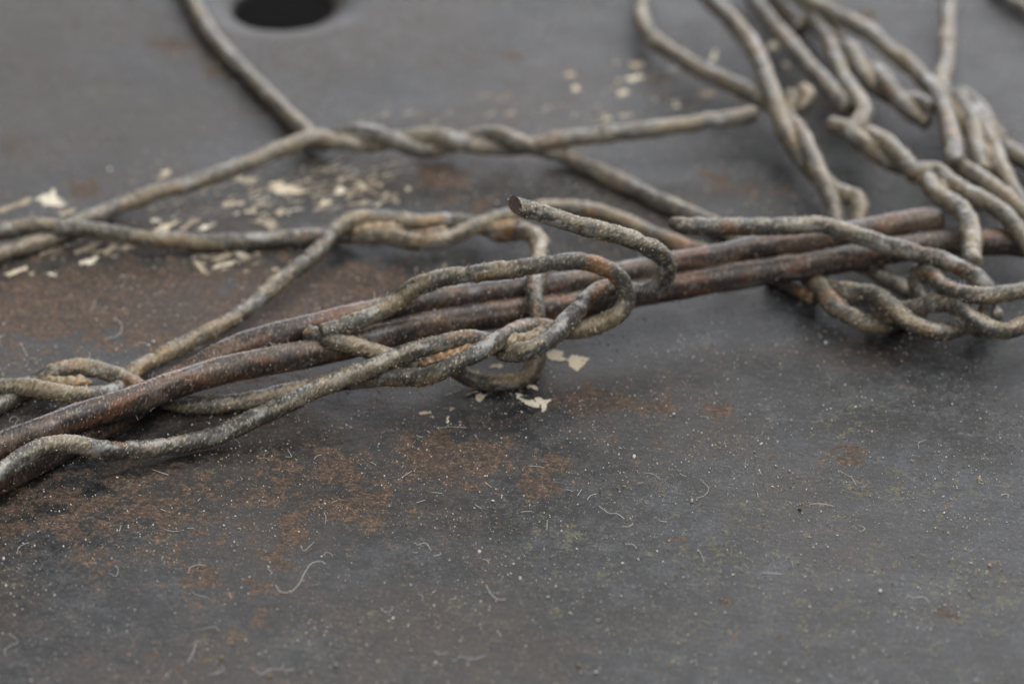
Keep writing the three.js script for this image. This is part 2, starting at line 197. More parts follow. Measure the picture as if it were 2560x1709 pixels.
// lint fibres on the plate, millimetres (x, z); c = 1 for the reddish ones
const LINT = [
  { c: 0, p: [[-13.34,25.96],[-12.97,26.59],[-12.48,26.59],[-12.02,25.96],[-11.71,24.7],[-11.38,23.86],[-10.9,23.6],[-10.6,23.9]] },
  { c: 0, p: [[-17.98,26.63],[-17.59,27],[-16.97,27.17]] },
  { c: 0, p: [[-18.32,24.7],[-18.26,24.28],[-17.81,24.07],[-17.42,24.03]] },
  { c: 0, p: [[-17.73,33.05],[-17.49,32.26],[-17.4,31.17]] },
  { c: 0, p: [[-21.24,14.35],[-20.84,14.58],[-20.27,14.92]] },
  { c: 0, p: [[-12.09,22.1],[-11.92,22.62],[-11.36,21.75]] },
  { c: 0, p: [[-10.74,23],[-10.63,22.75],[-10.37,22.83],[-10.24,23.17]] },
  { c: 0, p: [[-13.84,24.17],[-13.8,24.49],[-13.57,24.66]] },
  { c: 0, p: [[-22.81,24.81],[-22.42,25.08],[-22.36,24.39],[-22.51,24.07]] },
  { c: 0, p: [[-28.28,22.9],[-28.22,22.36],[-27.96,21.93],[-27.72,21.82]] },
  { c: 0, p: [[-27.82,32.36],[-27.84,31.97],[-27.45,31.47],[-27.23,31.27],[-27.81,30.47]] },
  { c: 0, p: [[-13.99,33.83],[-13.61,34.22],[-13.28,33.83],[-12.93,33.74],[-11.91,33.83]] },
  { c: 0, p: [[-16.46,34.22],[-15.99,34.13],[-15.72,33.74],[-15.86,33.34]] },
  { c: 0, p: [[-17.12,30.07],[-16.46,29.96],[-16.22,30.27]] },
  { c: 0, p: [[-16.89,11.09],[-16.55,11.21],[-16.27,11.56]] },
  { c: 0, p: [[-13.37,12.27],[-13.13,13.08],[-13.46,12.96]] },
  { c: 0, p: [[-11.76,13.2],[-11.59,12.85],[-11.33,12.78]] },
  { c: 0, p: [[-6.41,15.04],[-5.91,14.47]] },
  { c: 0, p: [[-1.46,25.96],[-1.21,26.79],[-0.84,27.31],[-0.35,27.31]] },
  { c: 0, p: [[-5.48,22.04],[-4.98,21.93],[-4.62,22.57]] },
  { c: 0, p: [[-5.65,22.79],[-5.52,22.87],[-5.4,22.75]] },
  { c: 0, p: [[-1.66,23.43],[-1.41,23.54],[-1.31,23.86]] },
  { c: 0, p: [[-4.46,23.11],[-4.21,23.05],[-4.03,22.9]] },
  { c: 0, p: [[-7.28,28.34],[-6.79,28.44],[-6.68,27.93]] },
  { c: 0, p: [[-5.31,26.69],[-5.02,27],[-5.01,27.41]] },
  { c: 0, p: [[-3.53,27.31],[-3.22,27.31],[-3.16,27]] },
  { c: 0, p: [[-2.85,32.56],[-2.13,32.85],[-1.42,32.46]] },
  { c: 0, p: [[-10.93,18.75],[-10.78,19.31],[-10.81,19.97]] },
  { c: 0, p: [[-20.09,20.41],[-19.57,20.73],[-19.2,20.62]] },
  { c: 0, p: [[-22.64,20.73],[-22.6,20.08]] },
  { c: 0, p: [[-18.72,20.36],[-18.34,20.36]] },
  { c: 0, p: [[-22.45,29.86],[-22.21,30.43]] },
  { c: 0, p: [[-1.59,15.61],[-1.2,16.18]] },
  { c: 0, p: [[-4.29,32.06],[-4.05,32.36],[-3.51,32.26]] },
  { c: 0, p: [[-15.9,26.69],[-15.74,27.21]] },
  { c: 0, p: [[-20.45,18.42],[-20.11,18.64]] },
  { c: 0, p: [[-18.35,17.64],[-18.21,17.3]] },
  { c: 0, p: [[-10.53,17.75],[-10.22,17.53]] },
  { c: 0, p: [[-9.75,8.35],[-9.23,8.23],[-8.7,8.03]] },
  { c: 0, p: [[-15.14,13.08],[-14.61,13.15],[-14.4,13.43]] },
  { c: 0, p: [[-4.58,9.86],[-3.53,9.71],[-2.81,9.81]] },
  { c: 0, p: [[-2.21,10.62],[-2.1,10.97]] },
  { c: 0, p: [[-5.74,10.62],[-5.54,10.9],[-5.34,10.85]] },
  { c: 0, p: [[-8.39,13.54],[-8.05,13.82]] },
  { c: 0, p: [[-4.71,16.74],[-4.38,16.85],[-4.07,16.81]] },
  { c: 0, p: [[-5.58,17.75],[-5.07,17.48]] },
  { c: 0, p: [[-2.14,17.98],[-1.76,18.38]] },
  { c: 1, p: [[-6.38,23.43],[-5.94,23.69],[-5.69,23.49],[-5.88,23.26]] },
  { c: 1, p: [[-11.81,22.79],[-11.45,22.36]] },
  { c: 0, p: [[5.07,18.13],[5.69,18.86],[6.07,18.98],[6.5,19.37]] },
  { c: 0, p: [[11.1,15.34],[11.33,15.84],[11.54,16.29],[11.21,17.08],[10.8,17.26]] },
  { c: 0, p: [[6.39,20.19],[6.79,20.19],[6.99,19.9]] },
  { c: 0, p: [[0.51,18.75],[0.76,18.75],[1.16,18.69]] },
  { c: 0, p: [[0.97,13.94],[1.55,14.01],[1.91,14.17]] },
  { c: 0, p: [[7.79,14.63],[8.36,14.81],[8.69,15.27]] },
  { c: 0, p: [[7.4,15.77],[7.75,15.68]] },
  { c: 0, p: [[11.36,8.59],[11.8,8.66],[11.85,8.95]] },
  { c: 0, p: [[24.29,12.08],[24.35,11.44],[24.87,11.09]] },
  { c: 0, p: [[22.2,26.9],[22.59,27.25],[23.09,27.11],[23.36,27.52]] },
  { c: 0, p: [[14.2,24.7],[14.92,24.91],[15.29,24.91]] },
  { c: 0, p: [[15.94,23.54],[15.98,24.17]] },
  { c: 0, p: [[10.71,22.57],[10.87,23.22],[10.91,23.64]] },
  { c: 0, p: [[19.96,19.97],[20.36,20.41],[20.08,20.73]] },
  { c: 0, p: [[19.5,14.58],[20.02,15.27],[20.23,15.9]] },
  { c: 0, p: [[9.9,14.76],[10.28,15.08]] },
  { c: 0, p: [[27.4,15.27],[27.55,15.72],[27.73,15.84]] },
  { c: 0, p: [[28.6,17.08],[28.89,16.85],[29.11,17.08]] },
  { c: 0, p: [[5.51,12.62],[5.58,12.38],[5.78,12.45]] },
  { c: 0, p: [[4.67,29.05],[4.78,29.36],[4.91,29.05]] },
  { c: 0, p: [[17.4,17.93],[18.03,17.93],[18.78,18.11]] },
  { c: 0, p: [[3.82,17.08],[4.09,16.4]] },
  { c: 0, p: [[3.19,16.4],[3.38,16.58],[3.57,16.58]] },
  { c: 0, p: [[14.39,16.74],[14.39,17.19]] },
  { c: 0, p: [[6.49,21.93],[6.93,22.04],[7.13,22.36]] },
  { c: 0, p: [[4.39,17.53],[4.59,17.08],[4.97,16.85]] },
  { c: 0, p: [[2.01,20.52],[2.04,19.64]] },
  { c: 0, p: [[8.57,19.64],[8.97,19.75]] },
  { c: 0, p: [[-25.1,-2.74],[-24.61,-1.82],[-24.67,-0.75],[-25.5,-0.22]] },
  { c: 0, p: [[-23.59,0.6],[-23.14,0.3],[-22.55,0.6]] },
  { c: 0, p: [[-30.59,0.6],[-30.36,1.2],[-30.09,1.8]] },
  { c: 0, p: [[-26.58,-5.06],[-26.58,-4.28],[-26.75,-3.51]] },
  { c: 0, p: [[-30.33,9.23],[-30.34,8.81],[-30.09,8.6],[-29.88,8.98],[-29.98,9.53]] },
];
// rust (0), olive grime (1), thin dust film (2) on the plate: x, z, rx, rz in millimetres, kind, strength
const STAINS = [[-3.65,13.46,3.08,2.66,0,0.75],[-4.2,10.75,1.32,1.48,0,0.6],[-10.41,14.09,2.37,2.35,0,0.6],[-9.09,17.92,2.8,2.57,0,0.5],[1.53,15.98,1.13,1.59,0,0.8],[2.49,13.88,0.81,1.45,0,0.7],[5.12,6.83,2.56,1.21,0,0.8],[8.75,7.36,1.12,0.89,0,0.7],[3.23,11.75,0.53,0.78,0,0.6],[-13.21,14.93,1.77,2.54,0,0.5],[-12.79,20.67,1.04,3.66,0,0.55],[-22.77,18.66,8.83,4.99,0,0.46],[-26.86,19.47,3.7,2.86,0,0.36],[-16.34,24.23,5.9,4.35,0,0.3],[-14.25,28.8,2.67,2.27,0,0.3],[-19.25,32.84,3.06,1.45,0,0.25],[-27.49,-4.54,7.13,4.47,0,0.8],[-20.21,-2.6,5.31,4.65,0,0.78],[-10.75,-6.01,3.84,3.3,0,0.85],[-15.04,-5.03,3.57,3.98,0,0.72],[-24.49,-8,5.16,2.02,0,0.55],[-4.6,-21.15,2.03,1.89,0,0.6],[-2.66,-16.8,2.4,2.16,0,0.4],[-28.76,-19.5,1.08,1.64,0,0.5],[-33.57,-26.2,1.93,2.3,0,0.4],[-24.85,-40.6,2.02,1.26,0,0.6],[-21.36,-36.25,1.14,0.86,0,0.6],[-0.29,-38.72,1.15,1.12,0,0.5],[25.8,-45.07,0.88,1.04,0,0.7],[10.78,-35.03,1.13,1.22,0,0.45],[13.49,-20.6,1.35,1.32,0,0.45],[20.23,12.73,1.43,1.29,0,0.42],[12.63,7.59,0.97,0.89,0,0.5],[11.98,27.48,0.58,0.53,0,0.7],[21.79,24.23,0.82,0.7,0,0.45],[24.29,28.61,1.34,0.98,0,0.4],[14.88,31.02,0.53,0.66,0,0.6],[9.64,21.67,0.92,0.64,0,0.4],[-23,8.47,1.94,1.33,0,0.4],[8.61,11.53,0.38,0.43,0,0.7],[6.23,10.92,0.34,0.43,0,0.7],[26.08,-38.1,1.15,1.87,0,0.3],[16.36,-18.96,1.61,1.64,0,0.4],[-16.78,3.52,2.96,1.85,0,0.35],[19.54,9.35,1.69,1.5,1,0.6],[14.87,18.66,1.39,1.39,1,0.65],[2.99,21.27,2.07,2.01,1,0.6],[12.32,23.05,1.6,1.42,1,0.7],[9.57,23.45,0.91,1.02,1,0.5],[21.57,16.39,3.52,2.01,1,0.6],[26.28,26.73,4.49,3.48,1,0.48],[16.34,24.23,14.76,12.26,1,0.3],[4.85,31.02,15.44,6.02,1,0.24],[17.06,29.92,2.66,2.24,1,0.55],[1.78,28.8,2.67,1.51,1,0.45],[-19.77,21.27,0.64,0.88,1,0.6],[-2.91,27.67,2.68,1.06,1,0.6],[-7.1,29.55,2.66,1.12,1,0.5],[24.97,19.87,1.16,1.22,1,0.55],[4.98,25,1.81,1.55,1,0.45],[28.73,15.35,1.88,2.54,1,0.4],[-29.6,-33.22,2.54,1.69,1,0.6],[-28.51,25,0.91,1.55,1,0.55],[6.2,29.92,3.55,2.24,1,0.4],[-15.88,31.02,1.98,1.48,1,0.3],[-16.55,-36.86,2.57,1.85,1,0.35],[14.48,17.43,5.14,3.76,1,0.2],[23.42,21.47,5.97,4.46,1,0.2],[-17.37,9.35,2.89,1.77,2,0.4]];
// places where smaller paint chips remain: x, z, reach in x and z (millimetres), number
const CHIPS = [[-17.1,-17.88,9.62,3.38,130],[-10.81,-21.15,4.06,3.35,56],[-30.73,-15.47,3.97,2.13,14],[-28.71,-11.3,5.74,1.76,22],[-17.65,-9.77,4.41,1.33,18],[1.96,-31.14,9.24,6.65,34],[-7.81,-29.96,4.46,2.36,12],[11.91,-35.03,5.67,5.56,10],[-0.49,4.89,3.93,2.29,14],[-23.12,-19.5,3.23,2.2,16]];
const HOLE = [-17.05, -48.48, 3.85];

// ---------------------------------------------------------------- the plate
const X0 = -48, X1 = 48, Z0 = -61, Z1 = 44, TS = 1792;
const lin8 = (v) => { v = Math.min(1, Math.max(0, v)); return Math.round(255 * (v <= 0.0031308 ? v * 12.92 : 1.055 * v ** (1 / 2.4) - 0.055)); };
function plateMaps() {
  const col = new Uint8Array(TS * TS * 4), bmp = new Uint8Array(TS * TS * 4), rs = TS / 2, rgh = new Uint8Array(rs * rs * 4);
  const rustM = new Float32Array(256 * 256), olM = new Float32Array(256 * 256), n1M = new Float32Array(256 * 256), n5M = new Float32Array(256 * 256), oxM = new Float32Array(256 * 256);
  for (let j = 0; j < 256; j++) for (let i = 0; i < 256; i++) {
    const x = X0 + (X1 - X0) * (i + 0.5) / 256, z = Z1 - (Z1 - Z0) * (j + 0.5) / 256;
    let r = 0, o = 0;
    for (const [sx, sz, rx, rz, k, w] of STAINS) {
      const d = ((x - sx) / rx) ** 2 + ((z - sz) / rz) ** 2;
      if (d < 6 && k < 2) { const e = w * Math.exp(-d * 0.75); if (k) o = Math.max(o, e); else r = Math.max(r, e); }
    }
    rustM[j * 256 + i] = r; olM[j * 256 + i] = o;
    n1M[j * 256 + i] = fbm(x * 0.16, z * 0.16, 1.5, 3); n5M[j * 256 + i] = fbm(x * 0.33 + 9, z * 0.33, 14, 3); oxM[j * 256 + i] = fbm(x * 0.085 + 4, z * 0.085, 33, 3) - x * 0.0085;
  }
  const tap = (a, u, v) => { const x = Math.min(254.99, Math.max(0, u * 256 - 0.5)), y = Math.min(254.99, Math.max(0, v * 256 - 0.5)), i = x | 0, j = y | 0, fx = x - i, fy = y - j, k = j * 256 + i; return (a[k] * (1 - fx) + a[k + 1] * fx) * (1 - fy) + (a[k + 256] * (1 - fx) + a[k + 257] * fx) * fy; };
  // fine scratches, most of them along the rolling direction
  const scr = new Float32Array(TS * TS);
  for (let k = 0; k < 1500; k++) {
    let x = rnd() * TS, y = rnd() * TS; const a = rnd() < 0.75 ? 0.12 + 0.35 * (rnd() - 0.5) : rnd() * Math.PI, l = 12 + 190 * rnd() ** 2.5, w = (rnd() < 0.5 ? 1 : -0.8) * (0.25 + 0.6 * rnd()); let h = a;
    for (let s = 0; s < l; s++) { x += Math.cos(h); y += Math.sin(h); h += 0.01 * (rnd() - 0.5); if (x > 0 && y > 0 && x < TS && y < TS) scr[(y | 0) * TS + (x | 0)] += w * Math.sin(Math.PI * s / l); }
  }
  for (let j = 0; j < TS; j++) for (let i = 0; i < TS; i++) {
    const u = (i + 0.5) / TS, v = (j + 0.5) / TS, x = X0 + (X1 - X0) * u, z = Z1 - (Z1 - Z0) * v;
    const n1 = tap(n1M, u, v), n2 = fbm(x * 0.7, z * 0.7, 8.1, 4), n3 = noise(x * 5.1, z * 5.1, 3.3), n4 = noise(x * 11, z * 11, 5.7);
    const streak = noise(x * 0.45 + z * 0.2, z * 7 - x * 1.1, 21.3);
    const rand = rnd();
    // dark blued steel
    const n5 = tap(n5M, u, v), n6 = fbm(x * 2.1, z * 2.6, 91, 3), sc = scr[j * TS + i];
    let c = mix3([0.0165, 0.0175, 0.019], [0.042, 0.046, 0.052], sm(-0.32, 0.36, 0.6 * n5 + 0.6 * n2 + 0.6 * n6 + 0.15 * n3));
    const g = 1 + 0.55 * n2 + 0.75 * n6 + 0.5 * n3 + 0.5 * n4 + 0.18 * streak + 0.5 * (rand - 0.5) + 0.5 * sc;
    // thin brown oxide, in patches
    const ox = sm(-0.10, 0.24, tap(oxM, u, v) + 0.35 * n2 + 0.25 * n6);
    c = mix3(c, [0.036, 0.0275, 0.023], 0.82 * ox);
    // rust
    const rv = tap(rustM, u, v) * 1.55 + 1.1 * n2 + 0.55 * n6 + 0.16 * n3 + 0.14 * n4 - 0.50, ra = sm(0, 0.15, rv) * (0.84 + 0.3 * n3 + 0.3 * n4);
    const rc = mix3([0.048, 0.034, 0.026], [0.102, 0.062, 0.040], sm(-0.45, 0.5, n3 + n4 + 0.6 * n1 + 0.6 * n6));
    c = mix3(c, rc, Math.min(1, Math.max(0, ra)) * 0.92);
    // olive grime in small flecks
    const ov = tap(olM, u, v) * 0.95 + 1.2 * fbm(x * 1.1 + 7, z * 1.1, 51, 3) + 0.6 * n6 + 0.4 * n3 + 0.45 * n4 - 0.50, oa = sm(0, 0.45, ov) * 0.84;
    c = mix3(c, [0.098, 0.096, 0.055], oa);
    // fine dried dust
    const dv = noise(x * 8.7, z * 8.7, 77) + 0.45 * n1 + 0.3 * n2, da = sm(0.40, 0.64, dv) * 0.5;
    c = mix3(c, [0.17, 0.15, 0.12], da);
    const pitted = sm(0.42, 0.58, noise(x * 3.7, z * 3.7, 123) + 0.25 * n4); c = mix3(c, [0.012, 0.011, 0.010], 0.6 * pitted);
    const speck = rand > 0.990 ? 0.6 : 0;
    c = mix3(c, [0.34, 0.32, 0.28], speck);
    const k = 4 * (j * TS + i), gg = Math.max(0.25, g);
    col[k] = lin8(c[0] * gg); col[k + 1] = lin8(c[1] * gg); col[k + 2] = lin8(c[2] * gg); col[k + 3] = 255;
    const b = 128 + 36 * n2 + 26 * n3 + 24 * n4 + 20 * ra + 14 * oa + 10 * streak + 16 * (rand - 0.5) + 30 * n6 - 34 * Math.abs(sc) - 40 * pitted;
    bmp[k] = bmp[k + 1] = bmp[k + 2] = Math.min(255, Math.max(0, b)); bmp[k + 3] = 255;
    if (!(i & 1) && !(j & 1)) {
      const q = 4 * ((j >> 1) * rs + (i >> 1)), r = 0.56 + 0.16 * n6 + 0.14 * n2 + 0.10 * n1 + 0.26 * ra + 0.18 * oa + 0.05 * n3 - 0.05 * streak;
      rgh[q] = rgh[q + 1] = rgh[q + 2] = Math.min(255, Math.max(0, r * 255)); rgh[q + 3] = 255;
    }
  }
  const tex = (a, n, srgb) => { const t = new THREE.DataTexture(a, n, n); t.magFilter = THREE.LinearFilter; t.minFilter = THREE.LinearFilter; if (srgb) t.colorSpace = THREE.SRGBColorSpace; t.needsUpdate = true; return t; };
  return { map: tex(col, TS, true), bumpMap: tex(bmp, TS), roughnessMap: tex(rgh, rs) };
}
const plateMat = new THREE.MeshPhysicalMaterial({ ...plateMaps(), color: 0xffffff, roughness: 1, metalness: 0, bumpScale: 0.00006 });
plateMat.name = 'blackened steel';
const planarUV = (g) => {
  const p = g.attributes.position, uv = new Float32Array(p.count * 2);
  for (let i = 0; i < p.count; i++) { uv[2 * i] = (p.getX(i) / MM - X0) / (X1 - X0); uv[2 * i + 1] = (Z1 - p.getZ(i) / MM) / (Z1 - Z0); }
  g.setAttribute('uv', new THREE.BufferAttribute(uv, 2)); return g;
};
function buildPlate() {
  const [hx, hz, hr] = HOLE, dish = hr + 3.4, seg = 128;
  const s = new THREE.Shape([[X0, -Z0], [X0, -Z1], [X1, -Z1], [X1, -Z0]].map(([a, b]) => new THREE.Vector2(a * MM, b * MM)));
  const h = new THREE.Path();
  for (let i = 0; i <= seg; i++) { const a = -i / seg * 2 * Math.PI, q = [(hx + dish * Math.cos(a)) * MM, (-hz + dish * Math.sin(a)) * MM]; if (i) h.lineTo(...q); else h.moveTo(...q); }
  s.holes.push(h);
  const top = new THREE.ShapeGeometry(s, seg); top.rotateX(-Math.PI / 2);
  // pressed-down lip of the hole, then its wall
  const prof = [];
  for (let k = 0; k <= 20; k++) { const t = k / 20; prof.push([dish + (hr - dish) * t, -1.1 * t ** 2.2]); }
  for (let k = 1; k <= 4; k++) prof.push([hr - 0.10 * Math.sin(k * 0.39), -1.1 - 0.07 * k]);
  prof.push([hr - 0.10, -1.75]);
  const pos = [], idx = [];
  for (let k = 0; k < prof.length; k++) for (let i = 0; i <= seg; i++) { const a = i / seg * 2 * Math.PI; pos.push((hx + prof[k][0] * Math.cos(a)) * MM, prof[k][1] * MM, (hz + prof[k][0] * Math.sin(a)) * MM); }
  for (let k = 0; k + 1 < prof.length; k++) for (let i = 0; i < seg; i++) { const a = k * (seg + 1) + i, b = a + seg + 1; idx.push(a, a + 1, b, b, a + 1, b + 1); }
  const lip = new THREE.BufferGeometry(); lip.setAttribute('position', new THREE.Float32BufferAttribute(pos, 3)); lip.setIndex(idx); lip.computeVertexNormals();
  // edges and underside
  const sides = new THREE.BufferGeometry(), T = -1.6, c = [[X0, Z0], [X1, Z0], [X1, Z1], [X0, Z1]], sp = [], si = [];
  for (let k = 0; k < 4; k++) { const [a, b] = [c[k], c[(k + 1) % 4]], o = sp.length / 3; sp.push(a[0] * MM, 0, a[1] * MM, b[0] * MM, 0, b[1] * MM, b[0] * MM, T * MM, b[1] * MM, a[0] * MM, T * MM, a[1] * MM); si.push(o, o + 1, o + 2, o, o + 2, o + 3); }
  sides.setAttribute('position', new THREE.Float32BufferAttribute(sp, 3)); sides.setIndex(si); sides.computeVertexNormals();
  const m = shadows(new THREE.Mesh(mergeGeometries([top, lip, sides].map(planarUV)), plateMat));
  m.name = 'metal_plate'; m.userData = { kind: 'structure', label: 'dark rust stained steel plate with a round punched hole' };
  scene.add(m); return m;
}
const plate = buildPlate();
{
  const t = shadows(new THREE.Mesh(new THREE.BoxGeometry(0.30, 0.02, 0.30), new THREE.MeshPhysicalMaterial({ color: new THREE.Color().setRGB(0.006, 0.006, 0.006), roughness: 0.95, specularIntensity: 0.1 })));  // near-black, almost no specular: the shade inside the hole is put into this colour
  t.position.set(0, -0.024, -0.01); t.name = 'table_surface'; t.userData = { kind: 'structure', label: 'surface under the steel plate, coloured near-black for the shade in the hole' }; scene.add(t);
}

// ---------------------------------------------------------------- paint flakes left on the plate
const flakeTex = (() => {   // stained and pitted surface of the paint, 4 mm to a repeat
  const n = 256, a = new Uint8Array(n * n * 4);
  for (let j = 0; j < n; j++) for (let i = 0; i < n; i++) {
    const x = i / n * 4, y = j / n * 4, v = 0.97 - 0.30 * sm(0.05, 0.45, fbm(x * 1.6, y * 1.6, 61, 4)) - 0.62 * sm(0.24, 0.40, fbm(x * 3.2, y * 3.2, 19, 3)) + 0.10 * noise(x * 12, y * 12, 3), k = 4 * (j * n + i);
    a[k] = lin8(v); a[k + 1] = lin8(v * 0.985); a[k + 2] = lin8(v * 0.955); a[k + 3] = 255;
  }
  const t = new THREE.DataTexture(a, n, n); t.wrapS = t.wrapT = THREE.RepeatWrapping; t.repeat.set(250, 250); t.magFilter = THREE.LinearFilter; t.colorSpace = THREE.SRGBColorSpace; t.needsUpdate = true; return t;
})();
const flakeMats = [[0.70, 0.61, 0.47], [0.58, 0.49, 0.36], [0.78, 0.72, 0.60], [0.40, 0.34, 0.26]].map((c) => { const m = new THREE.MeshStandardMaterial({ color: new THREE.Color().setRGB(...c), map: flakeTex, roughness: 0.85 }); m.name = 'old cream paint'; return m; });
function flake(out, mat, bites = 0.4) {
  // ragged edge: each side broken into short steps
  const pts = []; let gx = 0, gz = 0; for (const q of out) { gx += q[0] / out.length; gz += q[1] / out.length; }
  for (let i = 0; i < out.length; i++) {
    const a = out[i], b = out[(i + 1) % out.length], d = Math.hypot(b[0] - a[0], b[1] - a[1]), n = Math.max(1, Math.min(7, Math.round(d / 0.16)));
    for (let k = 0; k < n; k++) { const t = k / n, w = Math.min(0.16, d * 0.3), bite = k && rnd() < bites ? 0.25 + 0.4 * rnd() : 0, x = a[0] + (b[0] - a[0]) * t + (rnd() - 0.5) * w, z = a[1] + (b[1] - a[1]) * t + (rnd() - 0.5) * w * 1.4; pts.push(new THREE.Vector2((x + (gx - x) * bite) * MM, -(z + (gz - z) * bite) * MM)); }
  }
  const g = new THREE.ExtrudeGeometry(new THREE.Shape(pts), { depth: (0.010 + 0.012 * rnd()) * MM, bevelEnabled: false });
  g.rotateX(-Math.PI / 2);
  const m = shadows(new THREE.Mesh(g, mat)); m.name = 'paint_flake'; m.position.y = 0.006 * MM; plate.add(m);
}
FLAKES.forEach((o, i) => flake(o, flakeMats[i < 2 ? 2 : (i * 7) % 4], i < 9 ? 0 : 0.4));
// smaller chips of the same paint, scattered where it has worn away
for (const [cx, cz, sx, sz, n] of CHIPS) for (let k = 0; k < n; k++) {
  const x = cx + sx * (rnd() + rnd() - 1), z = cz + sz * (rnd() + rnd() - 1), l = 0.08 + 0.80 * rnd() ** 2, w = 0.03 + 0.07 * rnd(), a = 0.55 + 0.5 * (rnd() - 0.5), o = [];
  const ns = 7; for (let q = 0; q < ns; q++) { const t = q / ns * 2 * Math.PI, e = 0.3 + 1.1 * rnd(), px = l * Math.cos(t) * e, pz = w * Math.sin(t) * e; o.push([x + px * Math.cos(a) + pz * Math.sin(a), z - px * Math.sin(a) + pz * Math.cos(a)]); }
  flake(o, flakeMats[k % 4]);
}

// ---------------------------------------------------------------- wires
const wireMat = new THREE.MeshPhysicalMaterial({ vertexColors: true, roughness: 0.46, metalness: 0.3 }); wireMat.name = 'weathered wire';
const thickMat = new THREE.MeshPhysicalMaterial({ vertexColors: true, roughness: 0.36, metalness: 0.2 }); thickMat.name = 'brown rusted wire';
const grainMat = new THREE.MeshStandardMaterial({ color: 0xffffff, roughness: 0.95 }); grainMat.name = 'dust';
const grainGeo = new THREE.IcosahedronGeometry(1, 0);
const STYLE = {   // metal, tan crust, its amount, rust, its amount, pale zinc amount, dust amount
  bare: { metal: [0.078, 0.077, 0.072], crust: [0.28, 0.24, 0.17], ca: -0.11, rust: [0.15, 0.076, 0.043], ra: -0.20, za: 0.14, dust: 0.24 },
  crust: { metal: [0.094, 0.091, 0.081], crust: [0.31, 0.242, 0.150], ca: -0.06, rust: [0.24, 0.118, 0.053], ra: -0.13, za: 0.05, dust: 0.24 },
  dusty: { metal: [0.135, 0.129, 0.117], crust: [0.30, 0.248, 0.175], ca: -0.04, rust: [0.21, 0.130, 0.090], ra: -0.17, za: 0.05, dust: 0.20 },
  dirt: { metal: [0.15, 0.125, 0.090], crust: [0.35, 0.265, 0.160], ca: 0.06, rust: [0.30, 0.150, 0.060], ra: 0.0, za: 0.0, dust: 0.30 },
  thick: { metal: [0.046, 0.036, 0.034], crust: [0.150, 0.108, 0.078], ca: -0.07, rust: [0.135, 0.060, 0.034], ra: -0.06, za: -0.04, dust: 0.18 },
};
let strandNo = 0;
